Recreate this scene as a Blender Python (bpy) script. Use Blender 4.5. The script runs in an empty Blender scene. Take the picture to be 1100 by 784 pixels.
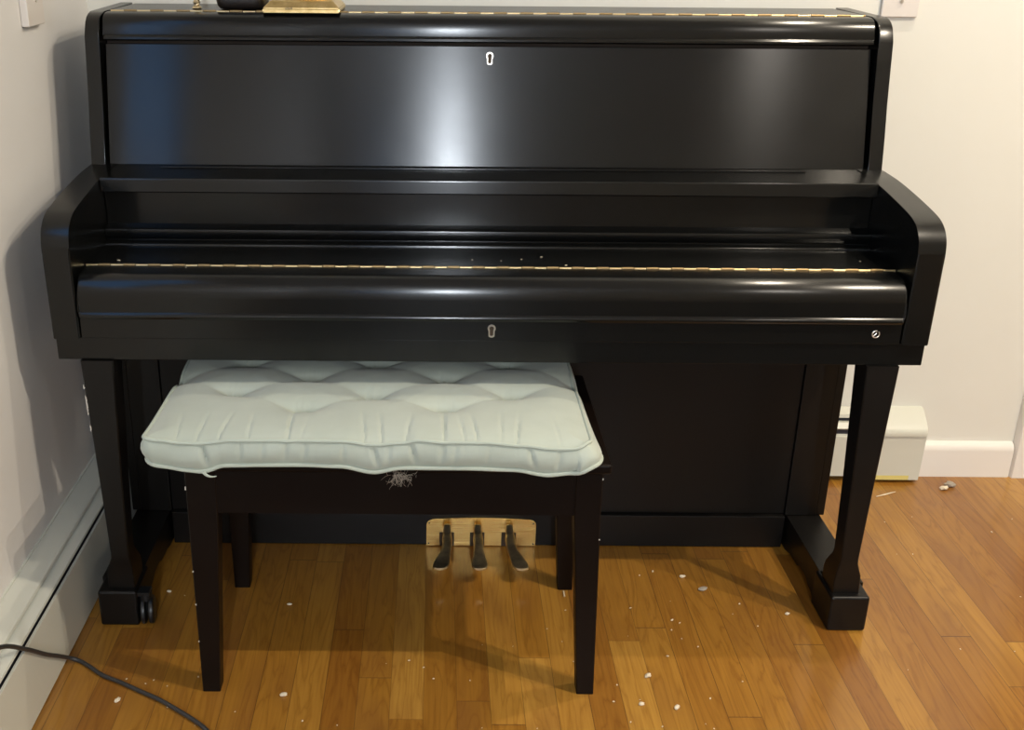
import bpy, bmesh, math, random
from mathutils import Vector, Matrix
random.seed(7)
C = bpy.context.scene.collection
PI = math.pi

# ------------------------------------------------------------------ materials
def new_mat(name):
    m = bpy.data.materials.new(name); m.use_nodes = True
    nt = m.node_tree; b = nt.nodes['Principled BSDF']
    return m, nt, b
def setp(b, **k):
    for n, v in k.items():
        n = n.replace('_', ' ')
        if n in b.inputs: b.inputs[n].default_value = v
def rgb(c): return (c[0], c[1], c[2], 1)
def coords(nt, scale=(1,1,1), loc=(0,0,0)):
    t = nt.nodes.new('ShaderNodeTexCoord'); m = nt.nodes.new('ShaderNodeMapping')
    m.inputs['Scale'].default_value = scale; m.inputs['Location'].default_value = loc
    nt.links.new(t.outputs['Object'], m.inputs['Vector']); return m.outputs['Vector']
def noise(nt, vec, scale=5, detail=3, rough=.5):
    n = nt.nodes.new('ShaderNodeTexNoise'); n.inputs['Scale'].default_value = scale
    n.inputs['Detail'].default_value = detail; n.inputs['Roughness'].default_value = rough
    nt.links.new(vec, n.inputs['Vector']); return n.outputs['Fac']
def bump(nt, b, h, strength=.2, dist=.001, prev=None):
    bp = nt.nodes.new('ShaderNodeBump'); bp.inputs['Strength'].default_value = strength
    bp.inputs['Distance'].default_value = dist; nt.links.new(h, bp.inputs['Height'])
    if prev is not None: nt.links.new(prev, bp.inputs['Normal'])
    nt.links.new(bp.outputs['Normal'], b.inputs['Normal']); return bp.outputs['Normal']
def ramp(nt, fac, stops):
    r = nt.nodes.new('ShaderNodeValToRGB'); nt.links.new(fac, r.inputs['Fac'])
    el = r.color_ramp.elements
    while len(el) < len(stops): el.new(.5)
    for e, (p, c) in zip(el, stops): e.position = p; e.color = rgb(c) if len(c) == 3 else c
    return r.outputs['Color']
def math_n(nt, op, a, b=None, c=None):
    n = nt.nodes.new('ShaderNodeMath'); n.operation = op
    for i, v in enumerate((a, b, c)):
        if v is None: continue
        if isinstance(v, (int, float)): n.inputs[i].default_value = v
        else: nt.links.new(v, n.inputs[i])
    return n.outputs[0]
def mixc(nt, fac, a, b, mode='MIX'):
    n = nt.nodes.new('ShaderNodeMix'); n.data_type = 'RGBA'; n.blend_type = mode
    if isinstance(fac, (int, float)): n.inputs[0].default_value = fac
    else: nt.links.new(fac, n.inputs[0])
    for i, v in ((6, a), (7, b)):
        if isinstance(v, tuple): n.inputs[i].default_value = rgb(v)
        else: nt.links.new(v, n.inputs[i])
    return n.outputs[2]

def lacquer(name, col, r0, r1, sx=(4, 800, 800), bs=.35, spec=.5, aniso=0):
    m, nt, b = new_mat(name)
    setp(b, Base_Color=rgb(col), Specular_IOR_Level=spec)
    v = coords(nt, sx)
    h = noise(nt, v, 1.0, 4, .6)
    bump(nt, b, h, bs, .0004)
    if aniso:
        setp(b, Anisotropic=aniso)
        tg = nt.nodes.new('ShaderNodeCombineXYZ'); tg.inputs[1].default_value = .7; tg.inputs[2].default_value = .7
        nt.links.new(tg.outputs[0], b.inputs['Tangent'])
    v2 = coords(nt, (3, 3, 3)); s = noise(nt, v2, 2.5, 5, .6)
    mr = nt.nodes.new('ShaderNodeMapRange'); mr.inputs['To Min'].default_value = r0; mr.inputs['To Max'].default_value = r1
    mr.inputs['From Min'].default_value = .3; mr.inputs['From Max'].default_value = .7
    nt.links.new(s, mr.inputs['Value']); nt.links.new(mr.outputs['Result'], b.inputs['Roughness'])
    return m
M = {}
M['piano'] = lacquer('ebony_lacquer', (.0026, .0028, .0026), .185, .215, (3, 900, 900), .03, spec=.42, aniso=.85)
M['piano_leg'] = lacquer('ebony_lacquer_vertical', (.005, .0042, .0036), .36, .44, (700, 700, 4), .03, spec=.28)
M['bench'] = lacquer('espresso_stain', (.0065, .0036, .0025), .36, .46, (60, 60, 6), .03, .16)

def simple(name, col, rough=.5, metal=0, **k):
    m, nt, b = new_mat(name); setp(b, Base_Color=rgb(col), Roughness=rough, Metallic=metal, **k); return m
M['brass'], nt, b = new_mat('worn_brass')
setp(b, Metallic=1.0, Roughness=.3)
n_ = noise(nt, coords(nt, (1, 1, 1)), 60, 4, .6)
nt.links.new(ramp(nt, n_, [(.3, (.62, .43, .17)), (.7, (.86, .66, .32))]), b.inputs['Base Color'])
bump(nt, b, noise(nt, coords(nt, (500, 20, 20)), 1, 2), .15, .0005)
M['plate'], nt, b = new_mat('brushed_brass_plate')
setp(b, Metallic=1.0, Roughness=.24, Base_Color=rgb((.92, .64, .23)))
bump(nt, b, noise(nt, coords(nt, (10, 700, 700)), 1, 3), .9, .0008)
M['hinge'] = simple('hinge_brass', (.80, .62, .33), .32, 1)
M['hinge_shaded'] = simple('hinge_brass_shaded', (.36, .25, .12), .42, 1)  # same brass, shade of the turned knuckles put into a darker colour
M['tarnish'], nt, b = new_mat('tarnished_brass')
setp(b, Metallic=1.0, Roughness=.36)
n_ = noise(nt, coords(nt), 45, 4, .6)
nt.links.new(ramp(nt, n_, [(.35, (.60, .48, .30)), (.65, (.90, .76, .50))]), b.inputs['Base Color'])
M['nickel'] = simple('pale_metal', (.75, .70, .62), .3, 1)
M['hole'] = simple('keyhole_dark', (.05, .03, .015), .7)
M['rubber'] = simple('cable_rubber', (.035, .035, .037), .45)
M['caster'] = simple('caster_black', (.008, .009, .010), .35)
M['white_trim'] = simple('trim_paint', (.80, .765, .71), .32)
M['plate_white'] = simple('switch_plate_plastic', (.72, .67, .62), .35)
M['heater'] = simple('heater_enamel', (.62, .615, .53), .38)
M['heater_left'] = simple('heater_enamel_grey', (.62, .63, .565), .36)
M['heater_dark'] = simple('heater_slot', (.02, .02, .03), .6)
M['yellow'] = simple('aged_yellow_strip', (.70, .60, .20), .5)
M['crumb'] = simple('pale_crumb', (.72, .62, .46), .8)
M['fluff'] = simple('grey_fluff', (.36, .31, .25), .95)
M['chip'] = simple('bare_white_chip', (.5, .48, .43), .7)
M['darkobj'] = simple('dark_brown_glaze', (.012, .008, .006), .4)
M['felt'] = simple('screw_dark', (.05, .04, .03), .5)

def wall_mat(name, c):
    m, nt, b = new_mat(name); setp(b, Roughness=.62, Specular_IOR_Level=.3)
    n1 = noise(nt, coords(nt), 3.0, 4, .6)
    nt.links.new(ramp(nt, n1, [(.3, tuple(x*.97 for x in c)), (.7, c)]), b.inputs['Base Color'])
    bump(nt, b, noise(nt, coords(nt), 140, 3), .05, .0008)
    return m
M['wall'] = wall_mat('painted_wall', (.75, .735, .665))
M['wall_cool'] = wall_mat('painted_wall_left', (.76, .745, .725))
M['wall_dim'] = wall_mat('painted_wall_dim', (.72, .70, .64))
M['ceiling'] = wall_mat('painted_ceiling', (.8, .78, .75))

def fabric():
    m, nt, b = new_mat('sage_cotton'); setp(b, Roughness=.9, Specular_IOR_Level=.15, Sheen_Weight=.25, Sheen_Roughness=.5)
    n1 = noise(nt, coords(nt), 9, 4, .6)
    nt.links.new(ramp(nt, n1, [(.3, (.42, .465, .40)), (.7, (.475, .52, .45))]), b.inputs['Base Color'])
    p = bump(nt, b, noise(nt, coords(nt, (900, 900, 900)), 1, 2), .12, .0005)
    bump(nt, b, noise(nt, coords(nt, (26, 7, 7)), 1, 3, .5), .35, .003, p)
    return m
M['fabric'] = fabric()
M['piping'] = simple('sage_piping', (.45, .50, .43), .85)

def floor_mat():
    m, nt, b = new_mat('oak_strip_floor')
    tc = nt.nodes.new('ShaderNodeTexCoord'); sp = nt.nodes.new('ShaderNodeSeparateXYZ')
    nt.links.new(tc.outputs['Object'], sp.inputs[0])
    W = .0565
    u = math_n(nt, 'DIVIDE', math_n(nt, 'SUBTRACT', sp.outputs['X'], .004), W)
    iu = math_n(nt, 'FLOOR', u); fu = math_n(nt, 'FRACT', u)
    wn = nt.nodes.new('ShaderNodeTexWhiteNoise'); wn.noise_dimensions = '1D'; nt.links.new(iu, wn.inputs['W'])
    v = math_n(nt, 'ADD', math_n(nt, 'DIVIDE', sp.outputs['Y'], 1.05), math_n(nt, 'MULTIPLY', wn.outputs['Value'], 7.3))
    iv = math_n(nt, 'FLOOR', v); fv = math_n(nt, 'FRACT', v)
    cb = nt.nodes.new('ShaderNodeCombineXYZ'); nt.links.new(iu, cb.inputs[0]); nt.links.new(iv, cb.inputs[1])
    w2 = nt.nodes.new('ShaderNodeTexWhiteNoise'); w2.noise_dimensions = '2D'; nt.links.new(cb.outputs[0], w2.inputs['Vector'])
    # grain coordinates shifted per board
    off = nt.nodes.new('ShaderNodeVectorMath'); off.operation = 'SCALE'; off.inputs['Scale'].default_value = 9.0
    nt.links.new(w2.outputs['Color'], off.inputs[0])
    ad = nt.nodes.new('ShaderNodeVectorMath'); ad.operation = 'ADD'
    nt.links.new(tc.outputs['Object'], ad.inputs[0]); nt.links.new(off.outputs[0], ad.inputs[1])
    mp = nt.nodes.new('ShaderNodeMapping'); mp.inputs['Scale'].default_value = (11, 1.3, 1); nt.links.new(ad.outputs[0], mp.inputs['Vector'])
    g1 = nt.nodes.new('ShaderNodeTexNoise'); g1.inputs['Scale'].default_value = 1.6; g1.inputs['Detail'].default_value = 4
    g1.inputs['Distortion'].default_value = .8; nt.links.new(mp.outputs[0], g1.inputs['Vector'])
    # cathedral rings
    rg = math_n(nt, 'FRACT', math_n(nt, 'MULTIPLY', g1.outputs['Fac'], 9.0))
    rg = math_n(nt, 'SUBTRACT', 1.0, math_n(nt, 'ABSOLUTE', math_n(nt, 'SUBTRACT', math_n(nt, 'MULTIPLY', rg, 2.0), 1.0)))
    mp2 = nt.nodes.new('ShaderNodeMapping'); mp2.inputs['Scale'].default_value = (220, 5, 1); nt.links.new(ad.outputs[0], mp2.inputs['Vector'])
    g2 = nt.nodes.new('ShaderNodeTexNoise'); g2.inputs['Scale'].default_value = 1.0; g2.inputs['Detail'].default_value = 3
    nt.links.new(mp2.outputs[0], g2.inputs['Vector'])
    base = ramp(nt, w2.outputs['Value'], [(0, (.270, .108, .014)), (.3, (.330, .145, .019)), (.65, (.37, .172, .023)), (.88, (.41, .200, .030)), (1, (.48, .250, .044))])
    dark = mixc(nt, 1.0, base, (.60, .50, .38), 'MULTIPLY')
    k1 = math_n(nt, 'MULTIPLY', math_n(nt, 'POWER', rg, 3.0), .60)
    c1 = mixc(nt, k1, base, dark)
    k2 = nt.nodes.new('ShaderNodeMapRange'); k2.inputs['From Min'].default_value = .35; k2.inputs['From Max'].default_value = .7
    k2.inputs['To Min'].default_value = 0; k2.inputs['To Max'].default_value = .35; nt.links.new(g2.outputs['Fac'], k2.inputs['Value'])
    c2 = mixc(nt, k2.outputs[0], c1, dark)
    # big soft blotches of redder heartwood
    mp3 = nt.nodes.new('ShaderNodeMapping'); mp3.inputs['Scale'].default_value = (9, 2.5, 1); nt.links.new(ad.outputs[0], mp3.inputs['Vector'])
    g3 = nt.nodes.new('ShaderNodeTexNoise'); g3.inputs['Scale'].default_value = 1.0; g3.inputs['Detail'].default_value = 3; nt.links.new(mp3.outputs[0], g3.inputs['Vector'])
    k3 = nt.nodes.new('ShaderNodeMapRange'); k3.inputs['From Min'].default_value = .52; k3.inputs['From Max'].default_value = .72
    k3.inputs['To Max'].default_value = .7; nt.links.new(g3.outputs['Fac'], k3.inputs['Value'])
    c3 = mixc(nt, k3.outputs[0], c2, (.22, .088, .018))
    # gaps
    ef = math_n(nt, 'MINIMUM', fu, math_n(nt, 'SUBTRACT', 1.0, fu))
    ev = math_n(nt, 'MINIMUM', fv, math_n(nt, 'SUBTRACT', 1.0, fv))
    gap = math_n(nt, 'MAXIMUM', math_n(nt, 'LESS_THAN', ef, .013), math_n(nt, 'LESS_THAN', ev, .0012))
    wg = math_n(nt, 'MULTIPLY', gap, math_n(nt, 'ADD', math_n(nt, 'MULTIPLY', wn.outputs['Value'], .5), .25))
    c4 = mixc(nt, wg, c3, (.07, .028, .008))
    nt.links.new(c4, b.inputs['Base Color'])
    setp(b, Roughness=.42, Coat_Weight=.55, Coat_Roughness=.16, Coat_IOR=1.5, Specular_IOR_Level=.4)
    p = bump(nt, b, g2.outputs['Fac'], .08, .0006)
    bp = nt.nodes.new('ShaderNodeBump'); bp.invert = True; bp.inputs['Strength'].default_value = .4; bp.inputs['Distance'].default_value = .0008
    nt.links.new(gap, bp.inputs['Height']); nt.links.new(p, bp.inputs['Normal']); nt.links.new(bp.outputs['Normal'], b.inputs['Normal'])
    mw = nt.nodes.new('ShaderNodeMapping'); mw.inputs['Scale'].default_value = (30, 4, 1); nt.links.new(tc.outputs['Object'], mw.inputs['Vector'])
    gw = nt.nodes.new('ShaderNodeTexNoise'); gw.inputs['Scale'].default_value = 1; gw.inputs['Detail'].default_value = 2; nt.links.new(mw.outputs[0], gw.inputs['Vector'])
    bc = nt.nodes.new('ShaderNodeBump'); bc.inputs['Strength'].default_value = .25; bc.inputs['Distance'].default_value = .001
    nt.links.new(gw.outputs['Fac'], bc.inputs['Height']); nt.links.new(bc.outputs['Normal'], b.inputs['Coat Normal'])
    return m
M['floor'] = floor_mat()
def emis(name, c, s):
    m, nt, b = new_mat(name); setp(b, Base_Color=rgb((0, 0, 0)), Emission_Color=rgb(c), Emission_Strength=s); return m

# ------------------------------------------------------------------ mesh helpers
def link(name, me, mat, parent=None, smooth=True):
    o = bpy.data.objects.new(name, me); C.objects.link(o)
    if mat: me.materials.append(mat)
    if smooth:
        me.polygons.foreach_set('use_smooth', [True]*len(me.polygons))
        try: me.set_sharp_from_angle(angle=math.radians(38))
        except Exception: pass
        wn_ = o.modifiers.new('weighted_normals', 'WEIGHTED_NORMAL'); wn_.keep_sharp = True; wn_.weight = 90
    if parent is not None:
        o.parent = parent
        p = parent; off = Vector((0, 0, 0))
        while p is not None: off += p.location; p = p.parent
        o.location = -off
    return o
def build(name, bm, mat, parent=None, smooth=True):
    bmesh.ops.recalc_face_normals(bm, faces=bm.faces)
    me = bpy.data.meshes.new(name); bm.to_mesh(me); bm.free()
    return link(name, me, mat, parent, smooth)
def bx(bm, x0, x1, y0, y1, z0, z1, bev=0, seg=2):
    vs = [bm.verts.new((x, y, z)) for x in (x0, x1) for y in (y0, y1) for z in (z0, z1)]
    f = [(0,1,3,2), (4,6,7,5), (0,4,5,1), (2,3,7,6), (0,2,6,4), (1,5,7,3)]
    fs = [bm.faces.new([vs[i] for i in q]) for q in f]
    if bev:
        es = list({e for fc in fs for e in fc.edges})
        bmesh.ops.bevel(bm, geom=es, offset=bev, segments=seg, affect='EDGES', profile=.5)
def box(name, mat, parent, x0, x1, y0, y1, z0, z1, bev=.0015, seg=2):
    bm = bmesh.new(); bx(bm, x0, x1, y0, y1, z0, z1, bev, seg); return build(name, bm, mat, parent)
def ext_x(bm, prof, x0, x1, bev=0, seg=2):
    """prof: closed list of (y,z); extruded along X"""
    a = [bm.verts.new((x0, y, z)) for y, z in prof]; b_ = [bm.verts.new((x1, y, z)) for y, z in prof]
    n = len(prof); fa = bm.faces.new(a); fb = bm.faces.new(b_[::-1])
    for i in range(n): bm.faces.new((a[i], b_[i], b_[(i+1) % n], a[(i+1) % n]))
    if bev:
        es = list(fa.edges) + list(fb.edges)
        bmesh.ops.bevel(bm, geom=es, offset=bev, segments=seg, affect='EDGES', profile=.5)
def ext_y(bm, prof, y0, y1, bev=0, seg=2):
    """prof: closed list of (x,z)"""
    a = [bm.verts.new((x, y0, z)) for x, z in prof]; b_ = [bm.verts.new((x, y1, z)) for x, z in prof]
    n = len(prof); fa = bm.faces.new(a); fb = bm.faces.new(b_[::-1])
    for i in range(n): bm.faces.new((a[i], b_[i], b_[(i+1) % n], a[(i+1) % n]))
    if bev:
        bmesh.ops.bevel(bm, geom=list(fa.edges), offset=bev, segments=seg, affect='EDGES', profile=.5)
def loft(bm, rings, closed=True, cap=True):
    R = [[bm.verts.new(p) for p in r] for r in rings]
    n = len(R[0])
    for a, b_ in zip(R, R[1:]):
        for i in range(n if closed else n-1):
            bm.faces.new((a[i], a[(i+1) % n], b_[(i+1) % n], b_[i]))
    if cap: bm.faces.new(R[0][::-1]); bm.faces.new(R[-1])
    return R
def tube(bm, pts, rad, n=10, closed=False):
    pts = [Vector(p) for p in pts]; rings = []; N = len(pts); up = Vector((0, 0, 1)); prev = None
    for i, p in enumerate(pts):
        a = pts[(i-1) % N] if (closed or i) else p; b_ = pts[(i+1) % N] if (closed or i < N-1) else p
        t = (b_-a).normalized()
        if prev is None:
            s = t.cross(up); s = s.normalized() if s.length > 1e-4 else Vector((1, 0, 0))
        else:
            s = (prev - t*prev.dot(t)).normalized()
        prev = s; q = t.cross(s); r = rad[i] if isinstance(rad, (list, tuple)) else rad
        rings.append([p + (s*math.cos(2*PI*k/n) + q*math.sin(2*PI*k/n))*r for k in range(n)])
    if closed:
        R = [[bm.verts.new(v) for v in r] for r in rings]
        # match the seam offset of the last ring to the first
        best = min(range(n), key=lambda o: sum((R[-1][(k+o) % n].co-R[0][k].co).length for k in range(n)))
        for i in range(N):
            a, b_ = R[i], R[(i+1) % N]; o1 = best if i == N-1 else 0
            for k in range(n):
                bm.faces.new((a[(k+o1) % n], a[(k+1+o1) % n], b_[(k+1) % n], b_[k]))
    else: loft(bm, rings)
def lathe(bm, prof, cx, cy, n=24):
    rings = [[(cx+r*math.cos(2*PI*k/n), cy+r*math.sin(2*PI*k/n), z) for k in range(n)] for r, z in prof]
    loft(bm, rings)
def cyl_x(bm, x0, x1, y, z, r, n=12):
    loft(bm, [[(x, y+r*math.cos(2*PI*k/n), z+r*math.sin(2*PI*k/n)) for k in range(n)] for x in (x0, x1)])
def smooth_pts(pts, sub=6, closed=False):
    P = [Vector(p) for p in pts]; out = []; N = len(P)
    for i in range(N if closed else N-1):
        p0 = P[(i-1) % N] if (closed or i) else P[0]; p1 = P[i]; p2 = P[(i+1) % N]
        p3 = P[(i+2) % N] if (closed or i+2 < N) else P[-1]
        for k in range(sub):
            t = k/sub
            out.append(.5*((2*p1)+(-p0+p2)*t+(2*p0-5*p1+4*p2-p3)*t*t+(-p0+3*p1-3*p2+p3)*t**3))
    if not closed: out.append(P[-1])
    return out
def thing(name, label, cat, loc=(0, 0, 0), group=None):
    o = bpy.data.objects.new(name, None); C.objects.link(o); o.location = loc; o.empty_display_size = .1
    return tag(o, label, cat, group)
def tag(o, label, cat, group=None, kind=None):
    o['label'] = label; o['category'] = cat
    if group: o['group'] = group
    if kind: o['kind'] = kind
    return o
def struct(o): o['kind'] = 'structure'; return o
def recentre(o, loc):
    """move a mesh object's origin to loc without moving the mesh"""
    o.data.transform(Matrix.Translation(-Vector(loc))); o.location = loc; return o

# ------------------------------------------------------------------ room
WL, WB, WR, WF, ZC = -.812, .64, 3.2, -4.4, 2.45
def slab(name, mat, x0, x1, y0, y1, z0, z1): return struct(box(name, mat, None, x0, x1, y0, y1, z0, z1, 0))
slab('floor', M['floor'], WL-.12, WR, WF, 2.2, -.06, 0)
slab('ceiling', M['ceiling'], WL-.12, WR, WF, 2.2, ZC, ZC+.08)
LE = WF
ly0, ly1, lz0, lz1 = -.72, -.13, .90, 2.05              # window in the left wall, just outside the picture
bm = bmesh.new()
for q in ((LE, ly0, 0, ZC), (ly1, WB+.12, 0, ZC), (ly0, ly1, 0, lz0), (ly0, ly1, lz1, ZC)): bx(bm, WL-.12, WL, *q)
struct(build('wall_left', bm, M['wall_cool'], smooth=False))
p2 = struct(box('window_2', emis('blue_dusk_glass', (.22, .50, 1.0), 1.9), None, WL-.03, WL-.02, ly0, ly1, lz0, lz1, 0))
bm = bmesh.new()
for a in ((ly0, ly0+.03), (ly1-.03, ly1)): bx(bm, WL-.022, WL-.004, a[0], a[1], lz0, lz1)
for a in ((lz0, lz0+.03), (1.46, 1.49), (lz1-.03, lz1)): bx(bm, WL-.022, WL-.004, ly0, ly1, a[0], a[1])
build('window_frame', bm, M['white_trim'], p2, False)
DX = 1.365                                             # dark doorway right of the casing
bm = bmesh.new()
bx(bm, WL-.0, DX, WB, WB+.12, 0, ZC); bx(bm, DX, 2.25, WB, WB+.12, 2.08, ZC); bx(bm, 2.25, WR, WB, WB+.12, 0, ZC)
struct(build('wall_back', bm, M['wall'], smooth=False))
slab('wall_right', M['wall'], WR, WR+.1, WF, 2.2, 0, ZC)
slab('wall_far', M['wall'], 1.2, WR, 2.1, 2.2, 0, ZC)
# wall behind the camera, with a window of grey-blue daylight
wx0, wx1, wz0, wz1 = -.58, .20, .95, 2.10
bm = bmesh.new()
bx(bm, WL, wx0, WF-.12, WF, 0, ZC); bx(bm, wx1, WR, WF-.12, WF, 0, ZC)
bx(bm, wx0, wx1, WF-.12, WF, 0, wz0); bx(bm, wx0, wx1, WF-.12, WF, wz1, ZC)
struct(build('wall_front', bm, M['wall_dim'], smooth=False))
pane = struct(box('window_1', emis('dusk_sky_glass', (.28, .52, 1.0), 1.6), None, wx0, wx1, WF-.08, WF-.07, wz0, wz1, 0))
bm = bmesh.new()
for a in ((wx0-.06, wx0+.03, wz0-.06, wz1+.06), (wx1-.03, wx1+.06, wz0-.06, wz1+.06)): bx(bm, a[0], a[1], WF-.06, WF+.02, a[2], a[3])
for a in ((wz0-.06, wz0+.03), (wz1-.03, wz1+.06)): bx(bm, wx0, wx1, WF-.06, WF+.02, a[0], a[1])
build('window_frame', bm, M['white_trim'], pane, False)
# baseboard on the back wall, right of the heater
bm = bmesh.new()
pr = [(WB, 0), (WB-.016, 0), (WB-.016, .068), (WB-.014, .078), (WB-.008, .086), (WB, .088)]
ext_x(bm, pr, 1.062, 1.287, .003); struct(build('baseboard_back', bm, M['white_trim']))
# casing of the doorway on the right
bm = bmesh.new()
pr = [(1.288, WB), (1.288, WB-.012), (1.293, WB-.02), (1.345, WB-.022), (1.365, WB-.012), (1.365, WB+.12), (1.36, WB+.12), (1.36, WB)]
loft(bm, [[(x, y, z) for x, y in pr] for z in (0, 2.08)])
bx(bm, 1.288, 2.33, WB-.022, WB, 2.08, 2.16); bx(bm, 2.25, 2.33, WB-.022, WB, 0, 2.08)
struct(build('trim_1', bm, M['white_trim']))

# ------------------------------------------------------------------ baseboard heaters
# left wall
hl = thing('baseboard_heater', 'long grey-white baseboard heater with black slot along the left wall', 'heater', (WL, -.2, 0))
def ext_along_y(name, prof, y0, y1, mat, parent):
    bm = bmesh.new(); ext_y(bm, prof, y0, y1); return build(name, bm, mat, parent)
y0, y1 = -1.9, .592
hx = -.745
ext_along_y('back_plate', [(WL, .0), (WL+.004, .0), (WL+.004, .180), (WL, .180)], y0, y1, M['heater_left'], hl)
ext_along_y('hood', [(WL+.004, .178), (WL+.040, .172), (WL+.044, .169), (WL+.044, .163), (WL+.040, .162), (WL+.004, .168)], y0, y1, M['heater_left'], hl)
ext_along_y('louver', [(WL+.034, .156), (WL+.038, .160), (hx-.003, .157), (hx-.002, .153), (hx-.006, .152), (WL+.034, .152)], y0, y1, M['heater_left'], hl)
ext_along_y('core', [(WL+.004, .02), (hx-.012, .02), (hx-.012, .146), (WL+.024, .150), (WL+.024, .158), (WL+.004, .158)], y0, y1, M['heater_dark'], hl)
ext_along_y('front_panel', [(hx-.004, .004), (hx, .004), (hx, .138), (hx-.001, .140), (hx-.005, .140), (hx-.005, .138), (hx-.004, .137)], y0, y1, M['heater_left'], hl)
# back wall
hb = thing('baseboard_heater', 'short off-white baseboard heater end on the back wall behind the right piano leg', 'heater', (.9, WB, 0))
x0, x1 = -.70, 1.055
hy = WB-.045
def eh(name, prof, mat, a=x0, b_=x1, bev=0):
    bm = bmesh.new(); ext_x(bm, prof, a, b_, bev); return build(name, bm, mat, hb)
eh('back_plate', [(WB, .0), (WB-.004, .0), (WB-.004, .172), (WB, .172)], M['heater'], x0, .93)
eh('hood', [(WB-.004, .178), (WB-.028, .168), (WB-.030, .160), (WB-.026, .160), (WB-.004, .170)], M['heater'], x0, .93)
eh('louver', [(WB-.022, .150), (WB-.034, .150), (hy, .139), (hy+.002, .136), (WB-.022, .143)], M['heater'], x0, .93)
eh('core', [(WB-.004, .02), (hy+.008, .02), (hy+.008, .134), (WB-.020, .155), (WB-.004, .158)], M['heater_dark'], x0, .93)
eh('front_panel', [(hy+.004, .015), (hy, .015), (hy, .118), (hy+.008, .122), (hy+.008, .118), (hy+.004, .114)], M['heater'], x0, .93)
cap = eh('end_cap', [(WB, .008), (hy-.004, .008), (hy-.004, .122), (hy-.009, .124), (hy-.010, .132), (hy-.006, .143), (hy+.008, .152), (WB-.012, .176), (WB, .178)], M['heater'], .915, x1, .002)
eh('yellow_strip', [(hy-.0055, .009), (hy-.0048, .009), (hy-.0048, .020), (hy-.0055, .020)], M['yellow'], .918, 1.03)

# wall plates
wp = thing('wall_plate', 'pale wall plate with a screw on the back wall right of the piano', 'wall plate', (.852, WB, 1.11))
bm = bmesh.new(); bx(bm, .814, .890, WB-.009, WB, 1.052, 1.172, .003, 2); build('cover', bm, M['plate_white'], wp)
bm = bmesh.new(); loft(bm, [[(.852+.0035*math.cos(k*PI/8), y, 1.083+.0035*math.sin(k*PI/8)) for k in range(16)] for y in (WB-.0088, WB-.0105)]); build('screw', bm, M['nickel'], wp)
bm = bmesh.new(); bx(bm, .846, .858, WB-.018, WB-.008, 1.10, 1.125, .002); build('toggle', bm, M['plate_white'], wp)
wq = thing('wall_plate', 'thick pale wall plate on the left wall beside the piano top', 'wall plate', (WL, .235, 1.12))
bm = bmesh.new(); bx(bm, WL, WL+.014, .254, .336, 1.052, 1.172, .0025, 2); build('cover', bm, M['plate_white'], wq)
bm = bmesh.new(); loft(bm, [[(x, .300+.0035*math.cos(k*PI/8), 1.094+.0035*math.sin(k*PI/8)) for k in range(16)] for x in (WL+.0138, WL+.0155)]); build('screw', bm, M['nickel'], wq)

# ------------------------------------------------------------------ piano
P = thing('upright_piano', 'black upright piano with closed keyboard lid standing against the back wall', 'piano', (0, .3, 0))
def xp(name, prof, x0, x1, mat=M['piano'], bev=0, seg=2, parent=P):
    bm = bmesh.new(); ext_x(bm, prof, x0, x1, bev, seg); return build(name, bm, mat, parent)
# upper sides
up = [(.602, .79), (.602, 1.072), (.400, 1.069), (.385, 1.067), (.372, 1.062), (.362, 1.054), (.355, 1.043), (.350, 1.028), (.3435, .985), (.333, .92), (.320, .86), (.306, .79)]
for s in (-1, 1):
    a, b_ = sorted((s*.735, s*.709)); xp('upper_side', up, a, b_, bev=.002)
# arms (cheeks)
ctl = [(.300, .804), (.24, .802), (.18, .797), (.12, .790), (.07, .783), (.04, .776), (.020, .764), (.009, .748), (.005, .728)]
ctl = [(p.x, p.y) for p in smooth_pts([(a, b_, 0) for a, b_ in ctl], 4)]
arm = ctl + [(.005, .571), (.592, .571), (.592, .804)]
for s in (-1, 1):
    a, b_ = sorted((s*.7355, s*.6905)); xp('arm', arm, a, b_, bev=.0035, seg=3)
# back of the case
box('case_back', M['piano'], P, -.709, .709, .575, .598, .06, 1.052)
# top lid, front flap and hinge
lidb = xp('top_lid', [(.604, 1.070), (.413, 1.070), (.413, 1.054), (.604, 1.054)], -.705, .705, bev=.001)
flap = [(.409, 1.069), (.392, 1.0685), (.380, 1.066), (.371, 1.060), (.3665, 1.052), (.3645, 1.042), (.3645, 1.0315), (.3625, 1.030), (.3600, 1.0275), (.3600, 1.0235), (.3625, 1.021), (.3700, 1.0205), (.385, 1.040), (.409, 1.052)]
lf = xp('lid_front', flap, -.705, .705, bev=.0015)
def hinge(name, y, z, x0, x1, parent, seg=.0245, r=.0026):
    bm = bmesh.new(); x = x0; k = 0
    pass
    while x < x1-1e-6:
        e = min(x+seg, x1); cyl_x(bm, x+.0006, e-.0006, y+(.0003 if k % 2 else -.0002), z+(.0004 if k % 2 else .0), r*(1.0 if k % 2 else .80), 10); x = e; k += 1
    o = build(name, bm, M['hinge'], parent); o.data.materials.append(M['hinge_shaded'])
    for p in o.data.polygons:
        if int((p.center.x-x0)/seg) % 2: p.material_index = 1
    return o
hinge('hinge', .4105, 1.0695, -.700, .700, lidb, .0245, .0022)
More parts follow.
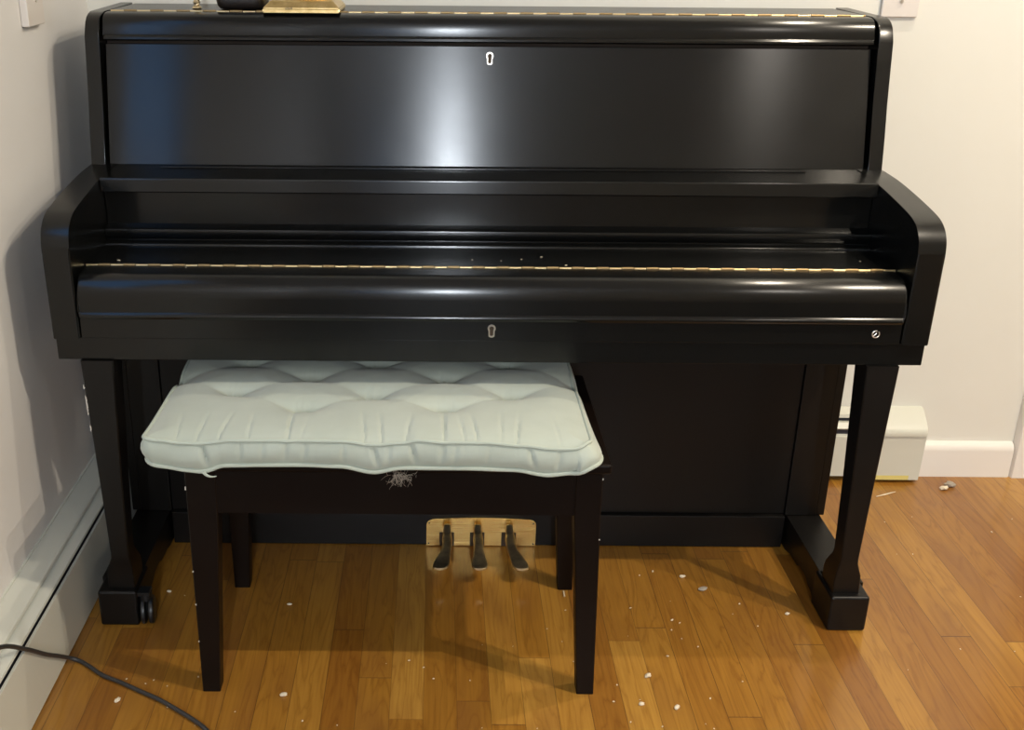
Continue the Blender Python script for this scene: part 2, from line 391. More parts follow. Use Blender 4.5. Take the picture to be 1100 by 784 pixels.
# upper panel (slanted)
def lean(z): return .318 + (z-.803)*(.050/.209)
xp('upper_panel', [(lean(.803), .803), (lean(1.014), 1.014), (lean(1.014)+.018, 1.014), (lean(.803)+.018, .803)], -.7035, .7035, bev=.0008)
xp('panel_backing', [(.352, .80), (.402, 1.045), (.42, 1.045), (.37, .80)], -.708, .708, M['hole'])
def escutcheon(x, z, ycalc, parent, s=1.0):
    def outline(k):
        pts = []
        for i in range(17):
            a = math.radians(-40 + 260*i/16); pts.append((.0068*k*math.cos(a), .0040+.0068*k*math.sin(a)))
        pts += [(-.0050*k, -.010*(.5+.5*k)), (-.002*k, -.0118*(.5+.5*k)), (.002*k, -.0118*(.5+.5*k)), (.0050*k, -.010*(.5+.5*k))]
        return [(x+p[0]*s, z+p[1]*s) for p in pts]
    o, i_ = outline(1.0), outline(.58)
    bm = bmesh.new(); rr = []
    for pts, d in ((o, .0003), (o, -.0018), (i_, -.0018), (i_, .0003)):
        rr.append([bm.verts.new((px, ycalc(pz)+d, pz)) for px, pz in pts])
    n = len(o)
    for a, b_ in zip(rr, rr[1:]+rr[:1]):
        for k in range(n): bm.faces.new((a[k], a[(k+1) % n], b_[(k+1) % n], b_[k]))
    e = build('keyhole_plate', bm, M['nickel'], parent)
    bm = bmesh.new(); bm.faces.new([bm.verts.new((px, ycalc(pz)-.0005, pz)) for px, pz in i_])
    h = build('keyhole', bm, M['hole'], e, False)
    return e
escutcheon(.003, .9945, lean, P)
# music ledge
xp('ledge', [(.345, .8025), (.203, .8025), (.2010, .8015), (.1998, .7985), (.1982, .779), (.200, .777), (.345, .777)], -.6895, .6895, bev=.001)
box('ledge_strip', M['piano'], P, -.600, .585, .284, .290, .8022, .8062, .001)
# recessed name board and stepped moulding
xp('fall_panel', [(.222, .778), (.222, .712), (.24, .712), (.24, .778)], -.6895, .6895, bev=0)
mould = [(.240, .716), (.220, .7155), (.206, .7125), (.2015, .709), (.2000, .703), (.2025, .696), (.2085, .690), (.2085, .688), (.1985, .6865), (.1945, .684), (.1935, .681), (.1935, .676), (.24, .676)]
xp('moulding', mould, -.6895, .6895)
# closed keyboard lid
xp('fallboard', [(.24, .6805), (.0765, .6805), (.0765, .664), (.24, .664)], -.6895, .6895)
fl = [(.0725, .6805), (.034, .6802), (.024, .678), (.015, .673), (.0085, .665), (.0055, .655), (.0050, .643), (.0050, .6195), (.0025, .6175), (.0010, .6145), (.0010, .6115), (.0030, .6085), (.0070, .6075), (.0200, .6075), (.0725, .664)]
xp('fallboard_front', fl, -.6875, .6875, bev=.004, seg=3)
hinge('fallboard_hinge', .0745, .6805, -.6890, .6890, P, .0212, .0024)
# key slip and key bed
xp('key_slip', [(.30, .6065), (.012, .6065), (.0110, .6055), (.0110, .5720), (.012, .5710), (.30, .5710)], -.6885, .6885)
escutcheon(.001, .590, lambda z: .0110, P)
bm = bmesh.new()
ring = [(.646+.0060*math.cos(a), .0100, .589+.0060*math.sin(a)) for a in [math.radians(75+ (330)*k/20) for k in range(21)]]
tube(bm, ring, .0010, 8); tube(bm, [(.646-.0042, .0100, .589-.0040), (.646-.001, .0098, .589-.0004), (.646+.0016, .0100, .589+.0022)], [.0008, .0012, .0008], 8)
build('round_lock', bm, M['nickel'], P)
box('key_bed', M['piano'], P, -.7355, .7355, .0165, .592, .530, .5705, .002)
# lower case
for s in (-1, 1):
    a, b_ = sorted((s*.727, s*.709)); box('lower_side', M['piano_leg'], P, a, b_, .302, .592, .0755, .5298, .002)
    a, b_ = sorted((s*.7088, s*.6445)); box('stile', M['piano_leg'], P, a, b_, .300, .345, .0755, .5298, .0015)
box('lower_panel', M['piano_leg'], P, -.6435, .6435, .306, .322, .0765, .5290, .001)
tb = box('toe_board', M['piano_leg'], P, -.6435, .6435, .294, .320, .0015, .0755, .002)
# base rails, with a shaped lower edge towards the block
rail = [(.05, .0745), (.588, .0745), (.588, .002), (.285, .002), (.272, .006), (.255, .012), (.205, .013), (.197, .020), (.188, .022), (.165, .024), (.148, .022), (.140, .015), (.132, .014), (.115, .012), (.106, .004), (.095, .001), (.05, .001)]
for s in (-1, 1):
    a, b_ = sorted((s*.719, s*.6485)); xp('base_rail', rail, a, b_, M['piano_leg'], bev=.001)
    a, b_ = sorted((s*.715, s*.6425)); box('foot_block', M['piano_leg'], P, a, b_, .0, .095, .0, .0745, .0055, 3)
    # leg
    sg = []
    for z, xi, xo, y0, y1 in ((.0746, .6480, .6975, .014, .074), (.100, .6480, .6970, .014, .074), (.112, .6485, .6955, .013, .071), (.126, .6495, .6900, .011, .062), (.140, .6510, .6850, .009, .052), (.152, .6515, .6838, .008, .048),
                              (.30, .6480, .6880, .008, .054), (.5298, .6410, .6965, .010, .066)):
        sg.append([(s*x, y, z) for x, y in ((xi+.002, y0), (xo-.002, y0), (xo, y0+.002), (xo, y1-.002), (xo-.002, y1), (xi+.002, y1), (xi, y1-.002), (xi, y0+.002))])
    bm = bmesh.new(); loft(bm, sg); lg = build('leg', bm, M['piano_leg'], P)
    if s < 0:
        rnd = random.Random(3)
        for za, zb in ((.398, .410), (.430, .466), (.478, .486)):
            bm = bmesh.new(); z = za; rings = []
            while z < zb+1e-6:
                xe = -(.6885+(z-.30)/.2298*.009); w = rnd.uniform(.0006, .0026) if za+.001 < z < zb-.002 else .0004; yf = .0080+(z-.3)/.2298*.002
                rings.append([(xe-.0006, yf-.0005, z), (xe+w, yf-.0005, z), (xe+w, yf+.003, z), (xe-.0006, yf+.0055, z)]); z += .002
            loft(bm, rings); o = build('chip', bm, M['chip'], lg, False); o['label'] = 'bare white chip on the outer edge of the black leg'
# caster beside the left block
bm = bmesh.new()
def wheel(bm, cx, cy, cz, r, w, ang):
    n = 24; prof = [(-w/2, .3*r), (-w/2, .82*r), (-w*.32, .97*r), (0, r), (w*.32, .97*r), (w/2, .82*r), (w/2, .3*r)]
    ca, sa = math.cos(ang), math.sin(ang); rings = []
    for d, rr in prof:
        rings.append([(cx+ca*d-sa*rr*math.cos(2*PI*k/n), cy+sa*d+ca*rr*math.cos(2*PI*k/n), cz+rr*math.sin(2*PI*k/n)) for k in range(n)])
    loft(bm, rings)
wheel(bm, -.6350, .014, .0275, .027, .010, math.radians(8)); wheel(bm, -.6210, .016, .0275, .027, .011, math.radians(8))
cs = build('caster', bm, M['caster'], P)
bm = bmesh.new(); lathe(bm, [(.004, .025), (.006, .048), (.012, .052), (.012, .066)], -.6300, .0150, 14); bx(bm, -.6425, -.620, .004, .028, .062, .070, .001)
build('caster_bracket', bm, M['caster'], cs)
# pedal plate and pedals
bm = bmesh.new()
def pl(): 
    pts = [(-.109, .0016), (-.109, .052), (-.1075, .0575), (-.103, .0625), (-.095, .0655)]
    for k in range(1, 12):
        x = -.095+.203*k/12; pts.append((x, .0655+.0035*math.sin(PI*k/12)))
    pts += [(.108, .0655), (.116, .0625), (.1205, .0575), (.122, .052), (.122, .0016)]
    return pts
ext_y(bm, pl(), .2912, .2940, .0006, 1); plate = build('pedal_plate', bm, M['plate'], P)
for x, z in ((-.103, .056), (.116, .056), (-.104, .007), (.117, .007)):
    bm = bmesh.new(); loft(bm, [[(x+.0016*math.cos(k*PI/5), y, z+.0016*math.sin(k*PI/5)) for k in range(10)] for y in (.2913, .2903)]); build('plate_screw', bm, M['felt'], plate)
for x in (-.0655, -.0015, .0650): box('pedal_slot', M['hole'], plate, x-.0155, x+.0150, .2905, .2918, .0016, .034, 0)
box('pale_strip', M['plate_white'], P, .1895, .1975, .2925, .2940, .003, .0745, .0005)
def pedal(x, bend):
    rings = []
    path = [  # y, z(top), dx, half width, thickness
        (.2900, .0500, 0, .0058, .010), (.2850, .0580, 0, .0062, .012), (.2780, .0605, 0, .0064, .013), (.2700, .0560, 0, .0070, .012), (.2620, .0495, 0, .0078, .011), (.2570, .0485, 0, .0084, .0105),
        (.2450, .0480, 0, .0090, .010), (.2300, .0465, .000, .0085, .009), (.2100, .0450, .005, .0088, .0085), (.1900, .0445, .013, .0102, .008),
        (.1720, .0440, .022, .0122, .008), (.1580, .0432, .0285, .0136, .0078), (.1480, .0424, .0325, .0132, .0072), (.1410, .0415, .035, .0105, .0062), (.1375, .0405, .036, .0055, .004)]
    for y, z, dx, hw, t in path:
        hw *= 1.2; t = t*1.25
        y = .2895-(.2895-y)*.97
        cx = x+dx*bend*.42; r = []
        for k in range(16):
            a = 2*PI*k/16; ca, sa = math.cos(a), math.sin(a)
            r.append((cx+hw*math.copysign(abs(ca)**.75, ca), y, z-t/2+t/2*math.copysign(abs(sa)**.6, sa)))
        rings.append(r)
    bm = bmesh.new(); loft(bm, rings); return build('pedal', bm, M['tarnish'], P)
pedal(-.0655, -1.0); pedal(-.0015, 0.0); pedal(.0650, 1.15)

# ------------------------------------------------------------------ bench
B = thing('piano_bench', 'dark wooden piano bench with tapered legs under the sage cushion', 'bench', (-.155, 0, 0))
box('bench_lid', M['bench'], B, -.503, .186, -.1815, .190, .4200, .4370, .004, 3)
box('apron', M['bench'], B, -.445, .135, -.174, -.155, .342, .4198, .001)
box('apron', M['bench'], B, -.445, .135, .139, .157, .342, .4198, .001)
box('apron', M['bench'], B, -.484, -.466, -.145, .115, .342, .4198, .001)
box('apron', M['bench'], B, .151, .169, -.145, .115, .342, .4198, .001)
for sx in (-1, 1):
    for sy in (-1, 1):
        if sx < 0: xo_t, xi_t, xo_b, xi_b = -.489, -.440, -.487, -.457
        else: xo_t, xi_t, xo_b, xi_b = .174, .131, .182, .153
        if sy < 0: yo_t, yi_t, yo_b, yi_b = -.176, -.134, -.186, -.156
        else: yo_t, yi_t, yo_b, yi_b = .165, .120, .158, .130
        rings = []
        for z, t in ((0, 0), (.002, .007), (.12, .33), (.24, .66), (.345, .97), (.4198, 1)):
            xo, xi = xo_b+(xo_t-xo_b)*t, xi_b+(xi_t-xi_b)*t; yo, yi = yo_b+(yo_t-yo_b)*t, yi_b+(yi_t-yi_b)*t
            a0, a1 = min(xo, xi), max(xo, xi); b0, b1 = min(yo, yi), max(yo, yi); c = .0015
            rings.append([(a0+c, b0, z), (a1-c, b0, z), (a1, b0+c, z), (a1, b1-c, z), (a1-c, b1, z), (a0+c, b1, z), (a0, b1-c, z), (a0, b0+c, z)])
        bm = bmesh.new(); loft(bm, rings); lg = build('leg', bm, M['bench'], B)
        if sy < 0:
            spots = [(-.4893, .385, .006), (-.488, .235, .002), (-.4875, .172, .002), (-.4875, .10, .002)] if sx < 0 else [(.1742, .408, .003), (.1750, .30, .0015)]
            for x, z, h in spots:
                bm = bmesh.new(); yy = -.186+.010*z/.4198; bx(bm, x-.0004 if sx < 0 else x-.0016, x+.0016 if sx < 0 else x+.0004, yy-.0005, yy+.0015, z, z+h)
                build('chip', bm, M['chip'], lg, False)

# ------------------------------------------------------------------ cushion
def interp(tab, x):
    if x <= tab[0][0]: return tab[0][1]
    for (a, va), (b_, vb) in zip(tab, tab[1:]):
        if x <= b_:
            t = (x-a)/(b_-a); t = t*t*(3-2*t); return va+(vb-va)*t
    return tab[-1][1]
CX0, CX1, CY0, CY1 = -.546, .152, -.191, .205
# height of the top seam and of the bottom seam along the front edge
seam_t = [(-.545, .4855), (-.52, .4845), (-.485, .4800), (-.455, .4795), (-.41, .4850), (-.30, .4855), (-.235, .4850), (-.19, .4795), (-.14, .4830), (-.122, .4875), (-.08, .4845), (-.02, .4845), (.04, .4800), (.09, .4745), (.13, .4745), (.16, .480)]
seam_b = [(-.545, .4470), (-.52, .4420), (-.475, .4350), (-.455, .4325), (-.443, .4360), (-.425, .4440), (-.35, .4455), (-.30, .4460), (-.24, .4440), (-.188, .4340), (-.145, .4420), (-.05, .4420), (.03, .4400), (.085, .4310), (.12, .4350), (.150, .4390), (.165, .4420)]
tufts = [(-.312, .076), (-.074, .073), (.165, .073), (-.550, .076), (-.437, .008), (-.199, -.002), (.039, .001), (-.313, -.062), (-.077, -.056),
         (-.437, .140), (-.199, .140), (.039, .140), (-.312, .190), (-.074, .190)]
prnd = random.Random(11)
pleats = [(-.497, .7), (-.461, .9), (-.425, 1.1), (-.384, .8), (-.322, 1.6), (-.298, .5), (-.205, 1.1), (-.178, 1.2), (-.135, .9), (-.078, 1.8), (-.05, .8), (-.03, 1.2), (.012, .7), (.038, 1.0), (.10, .5)]
spleats = [(-.448, 2.0), (-.395, .8), (-.36, .8), (-.325, 1.0), (-.295, .8), (-.235, .7), (-.183, 1.6), (-.165, .8), (-.125, 1.8), (-.082, 1.0), (-.062, .8), (-.01, .5), (.06, 1.5), (.10, .8)]
def rrect(u, v, inset=0.0, rc=.028):
    """(u,v) in [-1,1]^2 -> rounded rectangle"""
    x0, x1, y0, y1 = CX0+inset, CX1-inset, CY0+inset, CY1-inset
    x = (x0+x1)/2+u*(x1-x0)/2; y = (y0+y1)/2+v*(y1-y0)/2
    k = max(abs(u), abs(v))
    rc = .014 if x-x0 < x1-x else .032
    # pull corners in
    dx = min(x-x0, x1-x); dy = min(y-y0, y1-y)
    if dx < rc and dy < rc:
        cx = x0+rc if x-x0 < x1-x else x1-rc; cy = y0+rc if y-y0 < y1-y else y1-rc
        ax, ay = abs(x-cx), abs(y-cy); m = max(ax, ay)
        if m > 1e-9:
            l = math.hypot(ax, ay); f = m/l; x = cx+(x-cx)*f; y = cy+(y-cy)*f
    return x, y
edges = []
for i, a in enumerate(tufts):
    for b_ in tufts[i+1:]:
        L = math.hypot(b_[0]-a[0], b_[1]-a[1])
        if L < .150 and abs(a[0]-b_[0]) > .02: edges.append((a, b_, L))
NX, NY = 260, 140
def edge_fac(u, v):
    return max(abs(u), abs(v))
def top_z(x, y, u, v):
    dxe = min(x-CX0, CX1-x); dye = min(y-CY0, CY1-y); d = max(0, min(dxe, dye))
    puff = 1-math.exp(-d/.022)
    zf = interp(seam_t, x)-.0045; w = math.exp(-max(0, y-CY0)/.05)
    zb = .4720
    z = zb*(1-w)+zf*w
    if x > .10: z -= .004*(x-.10)/.06*(1-w)
    h = .0130*puff
    dip = 0
    for tx, ty in tufts:
        ex, ey = (x-tx), (y-ty); rr = math.sqrt((ex/.040)**2+(ey/.026)**2+.01)
        dip = max(dip, math.exp(-rr*1.3))
    val = 0
    for (ax, ay), (bx_, by), L in edges:
        t = ((x-ax)*(bx_-ax)+(y-ay)*(by-ay))/(L*L)
        if 0 <= t <= 1:
            sag = -.010*math.sin(PI*t)
            px, py = ax+t*(bx_-ax), ay+t*(by-ay)+sag
            dd = math.sqrt((x-px)**2+(y-py)**2+1e-6)
            val = max(val, math.exp(-dd/.009)*(.30+.70*abs(2*t-1)**1.5))
    z += h - .0200*dip - .0125*val*puff
    # gathered pleats towards the front seam
    q = y-CY0
    if q < .13:
        for px, k in pleats:
            e = (x-px-(q-.04)*.10*math.sin(px*40))
            wd = .0020+.014*q
            fade = max(0, 1-abs(q-.035)/.075) if k < 1.5 else max(0, 1-abs(q-.05)/.09)
            z -= .0030*k*math.exp(-(e/wd)**2)*fade
    for tx, ty in tufts:          # short gathers round the buttons
        if abs(y-ty) < .05:
            for o in (-.012, -.004, .005, .012):
                z -= .0016*math.exp(-((x-tx-o)/.0016)**2)*max(0, 1-abs(y-ty)/.04)
    return z
bm = bmesh.new()
grid = []
for j in range(NY+1):
    row = []
    for i in range(NX+1):
        u, v = -1+2*i/NX, -1+2*j/NY
        x, y = rrect(u, v)
        row.append(bm.verts.new((x, y, top_z(x, y, u, v))))
    grid.append(row)
for j in range(NY):
    for i in range(NX): bm.faces.new((grid[j][i], grid[j][i+1], grid[j+1][i+1], grid[j+1][i]))
per = [grid[0][i] for i in range(NX+1)]+[grid[j][NX] for j in range(1, NY+1)]+[grid[NY][i] for i in range(NX-1, -1, -1)]+[grid[j][0] for j in range(NY-1, 0, -1)]
n = len(per)
ccx, ccy = (CX0+CX1)/2, (CY0+CY1)/2
def pnorm(i):
    a, b_ = per[(i-2) % n].co, per[(i+2) % n].co; t = (b_-a); t.z = 0; t.normalize(); return Vector((t.y, -t.x, 0))
norms = [pnorm(i) for i in range(n)]
def bot_z(x, y):
    w = math.exp(-max(0, y-CY0-.002)/.003)
    return .4428*(1-w)+(interp(seam_b, x)-.0055)*w
levels = [0.0, .12, .3, .5, .7, .88, 1.0]
rings = [per]; seam_top = [v.co.copy() for v in per]; seam_bot = []
for li, t in enumerate(levels[1:]):
    r = []
    for i, v in enumerate(per):
        p = v.co; nn = norms[i]; zb = bot_z(p.x, p.y); z = p.z+(zb-p.z)*t
        flare = 0
        if nn.x > .3: flare = .020*nn.x*math.exp(-max(0, p.y-CY0)/.11)+.003      # right side sags outwards at the front corner
        if nn.x < -.3: flare = -.002
        bulge = .0075*math.sin(PI*t)*(1 if nn.y < -.3 else 1.0)
        pl_ = 0
        if nn.y < -.5:
            for px, k in spleats:
                e = p.x-px+(.006*(t-.5) if k < 1.4 else -.014*(t-.5)); pl_ += .0036*k*math.exp(-(e/.0036)**2)*math.sin(PI*min(1, t*1.1+.05))
            pl_ += .0012*math.sin(p.x*61+t*3)*math.sin(PI*t)
        q = p+nn*(bulge+flare*t-pl_)
        r.append(bm.verts.new((q.x, q.y, z)))
    rings.append(r)
for a, b_ in zip(rings, rings[1:]):
    for i in range(n): bm.faces.new((a[i], a[(i+1) % n], b_[(i+1) % n], b_[i]))
seam_bot = [v.co.copy() for v in rings[-1]]
# underside, resting on the lid
mid = []
for i, v in enumerate(rings[-1]):
    p = v.co; q = Vector((p.x, max(p.y, -.186), max(p.z, .4405))); mid.append(bm.verts.new(q))
for i in range(n): bm.faces.new((rings[-1][i], rings[-1][(i+1) % n], mid[(i+1) % n], mid[i]))
rings.append(mid)
under = []
for i, v in enumerate(rings[-1]):
    p = v.co; q = Vector((ccx+(p.x-ccx)*.90, max(min(p.y, .16), -.174), .4374)); q.x = max(-.498, min(q.x, .150)); under.append(bm.verts.new(q))
for i in range(n): 
    try: bm.faces.new((rings[-1][i], rings[-1][(i+1) % n], under[(i+1) % n], under[i]))
    except ValueError: pass
bm.faces.new(under[::-1])
cu = build('seat_cushion', bm, M['fabric'])
cu.modifiers.clear(); cu.data.polygons.foreach_set('use_smooth', [True]*len(cu.data.polygons))
recentre(cu, (-.19, 0, .4374))
tag(cu, 'pale sage green tufted seat cushion with piped edges lying on the piano bench', 'cushion')
def piping(name, pts, r, lift):
    bm = bmesh.new(); q = []
    for i, p in enumerate(pts):
        if i % 2 == 0: q.append(p+norms[i]*.0012+Vector((0, 0, lift)))
    # relax
    for _ in range(2): q = [(q[i-1]+q[i]*2+q[(i+1) % len(q)])/4 for i in range(len(q))]
    tube(bm, q, r, 8, True); o = build(name, bm, M['piping']); return o
for nm, pts, lift in (('top_piping', seam_top, .0002), ('bottom_piping', seam_bot, -.0010)):
    o = piping(nm, pts, .0030 if nm[0] == 't' else .0034, lift)
    o.parent = cu; o.location = -cu.location
    o.data.polygons.foreach_set('use_smooth', [True]*len(o.data.polygons))
# tie tag at the front left
bm = bmesh.new()
pp = smooth_pts([(-.453, -.196, .427), (-.448, -.198, .423), (-.441, -.198, .4205), (-.433, -.197, .4210)], 4)
tube(bm, pp, [.0030-.0023*i/(len(pp)-1) for i in range(len(pp))], 6)
o = build('loose_thread', bm, M['piping']); o.parent = cu; o.location = -cu.location

# tuft of hair hanging below the cushion on the apron
bm = bmesh.new(); hr = random.Random(5)
for k in range(90):
    x, z = -.148+hr.gauss(0, .009), .418+hr.gauss(0, .004); a = hr.uniform(0, 2*PI); L = hr.uniform(.004, .011); pts = []
    for s in range(5):
        pts.append((x, -.1845+hr.uniform(-.003, .0005), z)); a += hr.uniform(-.7, .7); x += math.cos(a)*L*.4; z += math.sin(a)*L*.4-.0007
    tube(bm, pts, .00022, 3)
ht = build('hair_tuft', bm, M['fluff']); recentre(ht, (-.148, -.188, .42))
tag(ht, 'wisp of pale grey pet hair caught under the front edge of the cushion', 'hair', kind='stuff')

# ------------------------------------------------------------------ things on the piano top
Z = 1.0702
bs = thing('brass_ornament', 'golden brass stepped square base standing on the piano top', 'ornament', (-.345, .46, Z))
def frustum(bm, x0, x1, y0, y1, z0, z1, ins, bev=.002):
    r = lambda k, z: [(x0+k, y0+k, z), (x1-k, y0+k, z), (x1-k, y1-k, z), (x0+k, y1-k, z)]
    R = loft(bm, [r(0, z0), r(0, z0+(z1-z0)*.35), r(ins, z1)])
    if bev: bmesh.ops.bevel(bm, geom=[e for e in bm.edges], offset=bev, segments=2, affect='EDGES')
bm = bmesh.new(); frustum(bm, -.4135, -.2725, .377, .517, Z, Z+.021, .014); build('plinth', bm, M['brass'], bs)
bm = bmesh.new(); lathe(bm, [(.046, Z+.0205), (.050, Z+.026), (.046, Z+.034), (.030, Z+.042), (.016, Z+.055), (.012, Z+.075), (.015, Z+.10), (.026, Z+.115), (.030, Z+.125), (.022, Z+.13)], -.335, .452, 32)
build('stem', bm, M['brass'], bs)
bm = bmesh.new()
for k in range(4): bx(bm, -.371+k*.0034, -.3696+k*.0034, .3765, .3775, Z+.0055, Z+.0095 if k % 2 else Z+.0085)
bx(bm, -.371, -.3585, .3765, .3775, Z+.0092, Z+.0098)
build('engraved_mark', bm, M['felt'], plate if False else bs, False)
# dark rounded dish
bm = bmesh.new(); rings = []
def sq(cx, cy, a, b_, z, e=.38, n=40):
    return [(cx+a*math.copysign(abs(math.cos(2*PI*k/n))**e, math.cos(2*PI*k/n)), cy+b_*math.copysign(abs(math.sin(2*PI*k/n))**e, math.sin(2*PI*k/n)), z) for k in range(n)]
for a, z in ((.034, 0), (.040, .002), (.0445, .007), (.0465, .018), (.047, .045), (.0475, .060), (.0445, .060), (.043, .045), (.040, .008)):
    rings.append(sq(-.4645, .477, a, a, Z+z))
loft(bm, rings); dk = build('dark_pot', bm, M['darkobj']); recentre(dk, (-.4645, .477, Z))
tag(dk, 'small black pot with rounded base on the piano top left of the brass base', 'pot')
# twisted brass foot
bm = bmesh.new()
lathe(bm, [(.0075, Z), (.0095, Z+.0018), (.0080, Z+.004), (.0045, Z+.006), (.0055, Z+.009), (.0075, Z+.012), (.0050, Z+.016), (.0042, Z+.02), (.0065, Z+.024), (.0045, Z+.028), (.0040, Z+.05), (.0105, Z+.058), (.0115, Z+.072), (.009, Z+.074)], -.550, .462, 18)
for k in range(40):
    a = k*.55; z = Z+.006+k*.0006
for h in (0, PI):
    tube(bm, [(-.550+.0055*math.cos(h+k*.5), .462+.0055*math.sin(h+k*.5), Z+.004+k*.0011) for k in range(24)], .0014, 6)
tw = build('brass_candlestick', bm, M['tarnish']); recentre(tw, (-.550, .462, Z))
tag(tw, 'thin twisted brass candlestick foot on the piano top, left of the black pot', 'candlestick')

# ------------------------------------------------------------------ cord
pts = [(-.7415, -.60, .30), (-.7415, -.52, .275), (-.7408, -.43, .250), (-.7408, -.347, .209), (-.7408, -.271, .148), (-.7408, -.20, .085), (-.7405, -.150, .044), (-.738, -.115, .014), (-.722, -.110, .0042), (-.700, -.125, .0040), (-.670, -.149, .0040), (-.632, -.169, .0040),
       (-.594, -.191, .0040), (-.557, -.212, .0040), (-.520, -.238, .0040), (-.487, -.263, .0040), (-.461, -.287, .0040), (-.43, -.33, .0040), (-.40, -.40, .0040), (-.41, -.47, .0040), (-.45, -.51, .0040)]
bm = bmesh.new(); tube(bm, smooth_pts(pts, 6), .0037, 12)
cd = build('power_cord', bm, M['rubber']); recentre(cd, (-.594, -.191, 0))
tag(cd, 'black power cord running over the left heater and across the floor', 'cord')

# ------------------------------------------------------------------ crumbs on the floor
def lump(name, x, y, sx, sy, sz, seed, mat, rot=0):
    bm = bmesh.new(); bmesh.ops.create_icosphere(bm, subdivisions=2, radius=1); r = random.Random(seed)
    for v in bm.verts:
        k = 1+r.uniform(-.22, .22); v.co = Vector((v.co.x*sx*k, v.co.y*sy*k, v.co.z*sz*k))
    mn = min(v.co.z for v in bm.verts)
    for v in bm.verts: v.co.z -= mn
    o = build(name, bm, mat); o.location = (x, y, .0001); o.rotation_euler = (0, 0, rot); return o
big = [  # x, y, size, label
    (-.626, -.213, .0055, 'pale elongated crumb on the floor beside the black cord', 1.1),
    (-.347, -.195, .0060, 'square white crumb on the floor between the front bench legs', .3),
    (-.371, .071, .0040, 'tiny white crumb on the floor under the bench, near its rear left leg', 0),
    (-.613, .112, .0042, 'pale crumb on the floor inside the left piano foot', 0),
    (.284, -.138, .0062, 'cream crumb on the floor right of the front right bench leg', .6),
    (.260, -.212, .0050, 'small round crumb nearest the camera, right of the bench leg', .2),
    (.318, -.221, .0055, 'tan crumb on the floor near the bottom edge, right of the bench', .9),
    (.410, .178, .0055, 'whitish crumb inside the leg shadow below the piano lower panel', .2),
    (.639, .051, .0048, 'little pale crumb close to the right piano foot', .5),
]
CR = 'pale crumbs scattered on the wooden floor'
for i, (x, y, s, lb, rt) in enumerate(big):
    if i == 8: x, y = .585, .052
    tag(lump('crumb', x, y, s*1.1, s*.7, s*.5, 20+i, M['crumb'], rt), lb, 'crumb', CR)
wf = lump('dust_ball', .442, .133, .0095, .0060, .0035, 41, M['fluff'], .3)
tag(wf, 'grey ball of dust on the floor in the shadow below the piano', 'dust')
w2 = lump('wood_shaving', 1.103, .558, .0120, .0060, .0050, 42, M['crumb'], .2)
tag(w2, 'pale curled shaving on the floor in front of the white baseboard', 'shaving')
w3 = lump('dust_ball', 1.124, .575, .0125, .0105, .0060, 43, M['fluff'], .0)
tag(w3, 'grey fluff on the floor behind the pale shaving by the baseboard', 'dust')
bm = bmesh.new(); tube(bm, [(.930, .520, .0016), (.955, .530, .0018), (.985, .545, .0012)], [.0008, .0019, .0006], 6)
w4 = build('wood_splinter', bm, M['crumb']); recentre(w4, (.955, .53, 0)); tag(w4, 'thin pale splinter on the floor below the end of the back wall heater', 'splinter')
bm = bmesh.new(); bx(bm, .1625, .1655, .106, .124, .0001, .0028, .0005); w5 = build('wood_splinter', bm, M['crumb']); recentre(w5, (.164, .115, 0))
tag(w5, 'short upright-looking pale sliver on the floor beside the rear right bench leg', 'splinter')
proto = None; cr = random.Random(9)
spec = [(.214, -.206), (-.626, -.156), (-.578, -.158), (-.308, -.26), (.502, .085), (.518, .013), (.354, .198), (.369, -.271), (.967, -.058), (1.124, .364), (-.538, -.228), (.161, .06), (.12, .0), (-.58, .10), (.36, .03), (.33, -.08)]
while len(spec) < 64:
    x, y = cr.gauss(.32, .17), cr.uniform(-.30, .20)
    if cr.random() < .3: x = cr.uniform(-.62, .0); y = cr.uniform(-.30, -.05)
    if cr.random() < .12: x, y = cr.uniform(.75, 1.2), cr.uniform(-.2, .5)
    if any(abs(x-a) < .03 and abs(y-b_) < .03 for a, b_ in ((-.472, -.171), (.168, -.171), (-.472, .144), (.168, .144))) or (abs(x) > .59 and abs(x) < .73): continue
    spec.append((x, y))
for i, (x, y) in enumerate(spec):
    if proto is None: proto = o = lump('crumb', x, y, .0022, .0016, .0012, 77, M['crumb'])
    else:
        o = proto.copy(); C.objects.link(o); s = cr.uniform(.45, 1.1)*(1.1 if i < 16 else .8); o.scale = (s*cr.uniform(.8, 1.5), s, s)
        o.location = (x, y, .0001); o.rotation_euler = (0, 0, cr.uniform(0, 6))
    tag(o, 'speck-sized pale crumb scattered on the wooden floor', 'crumb', 'tiny specks on the wooden floor')

fr = random.Random(4)
fo = None
for i, (x, y) in enumerate([(-.640, .100), (-.540, .080), (-.516, .062), (.056, .125), (.092, .140), (-.03, .120), (.648, .128), (.02, .115), (.13, .09)]):
    if fo is None: fo = o = lump('dust_fleck', x, y, .0028, .0016, .0008, 91, M['crumb'])
    else: o = fo.copy(); C.objects.link(o); k = fr.uniform(.4, .9); o.scale = (k, k, k)
    o.location = (x, y, .6806); o.rotation_euler = (0, 0, fr.uniform(-.4, .4))
    tag(o, 'tiny white dust fleck on the closed black keyboard lid', 'dust', 'dust flecks on the keyboard lid')
# added dark sheet, out of view, so the lacquer reflects less lit floor
bm = bmesh.new(); bx(bm, -.70, 1.7, -3.0, -.56, 0.0002, .010, .003); rg_ = build('unseen_dark_sheet', bm, simple('dark_sheet', (.03, .028, .028), .95)); recentre(rg_, (.5, -1.8, 0))
tag(rg_, 'added dark sheet on the unseen floor, darkening the reflections in the piano', 'reflection blocker')

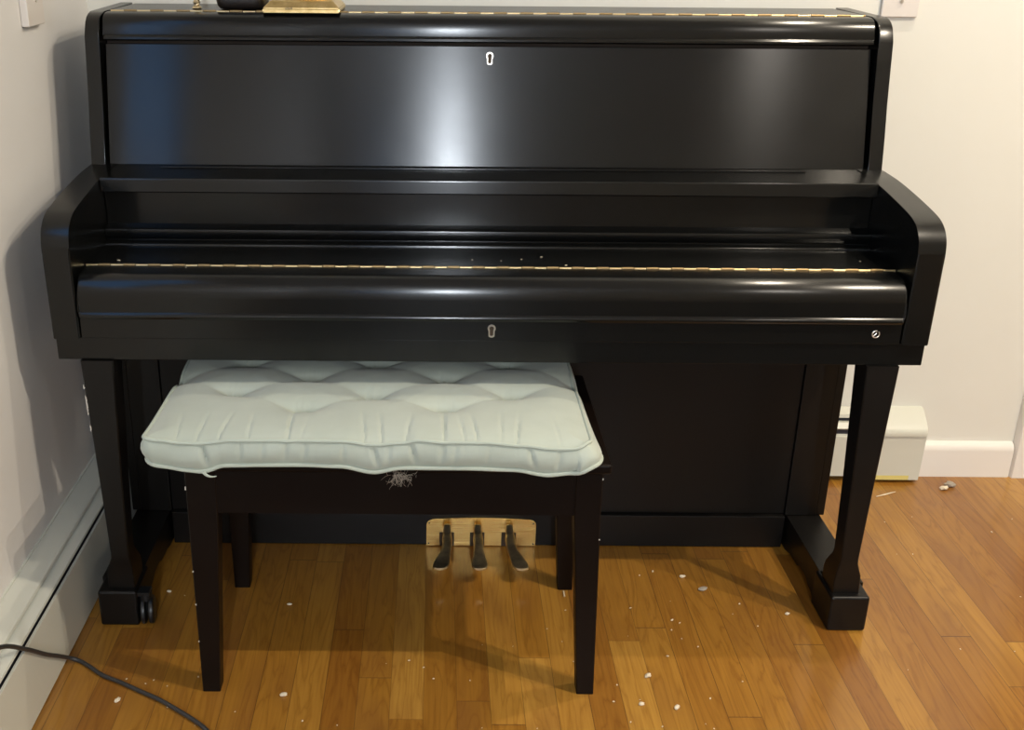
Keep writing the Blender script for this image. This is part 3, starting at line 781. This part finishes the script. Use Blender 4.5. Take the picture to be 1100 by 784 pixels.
# ------------------------------------------------------------------ lights
def area(name, loc, size, power, col, target=None, shape='DISK', size_y=None):
    l = bpy.data.lights.new(name, 'AREA'); l.energy = power; l.color = col; l.shape = shape; l.size = size
    if size_y: l.size_y = size_y
    o = bpy.data.objects.new(name, l); C.objects.link(o); o.location = loc
    if target is not None:
        o.rotation_euler = (Vector(target)-Vector(loc)).to_track_quat('-Z', 'Y').to_euler()
    return o
WARM = (1.0, .88, .70)
area('ceiling_lamp_a', (1.0, .24, ZC-.02), .035, 13, WARM)
area('ceiling_lamp_b', (1.78, -.80, ZC-.02), .04, 21, WARM)
area('ceiling_lamp_c', (1.38, -.80, ZC-.02), .04, 27, WARM)
area('ceiling_fill', (1.5, -2.7, ZC-.02), .16, 12, (1.0, .92, .82))  # soft overhead fill added behind the camera for the ambient level
# tall narrow lamp standing far behind the camera
area('far_lamp', (-.02, -4.1, 1.75), .05, 55, (.86, .93, 1.0), (-.02, 0, 1.0), 'RECTANGLE', 1.0)
w = bpy.data.worlds.new('World'); bpy.context.scene.world = w; w.use_nodes = True
w.node_tree.nodes['Background'].inputs[0].default_value = (.4, .5, .7, 1); w.node_tree.nodes['Background'].inputs[1].default_value = .1

# ------------------------------------------------------------------ camera
cam = bpy.data.cameras.new('camera'); co = bpy.data.objects.new('camera', cam); C.objects.link(co)
cam.sensor_fit = 'HORIZONTAL'; cam.sensor_width = 36; cam.lens = 1170/1100*36; cam.shift_x = 83/1100; cam.clip_start = .02
th = math.atan(472/1170); r = .0075; c, s = math.cos(r), math.sin(r)
R_ = Vector((1, 0, 0)); U_ = Vector((0, math.sin(th), math.cos(th))); F_ = Vector((0, math.cos(th), -math.sin(th)))
X_ = c*R_+s*U_; Y_ = -s*R_+c*U_; Z_ = -F_
co.matrix_world = Matrix(((X_.x, Y_.x, Z_.x, -.094), (X_.y, Y_.y, Z_.y, -1.707), (X_.z, Y_.z, Z_.z, 1.22), (0, 0, 0, 1)))
sc = bpy.context.scene; sc.camera = co
sc.view_settings.view_transform = 'Standard'; sc.view_settings.look = 'None'; sc.view_settings.gamma = 1; sc.view_settings.exposure = .02
sc.view_settings.use_curve_mapping = False
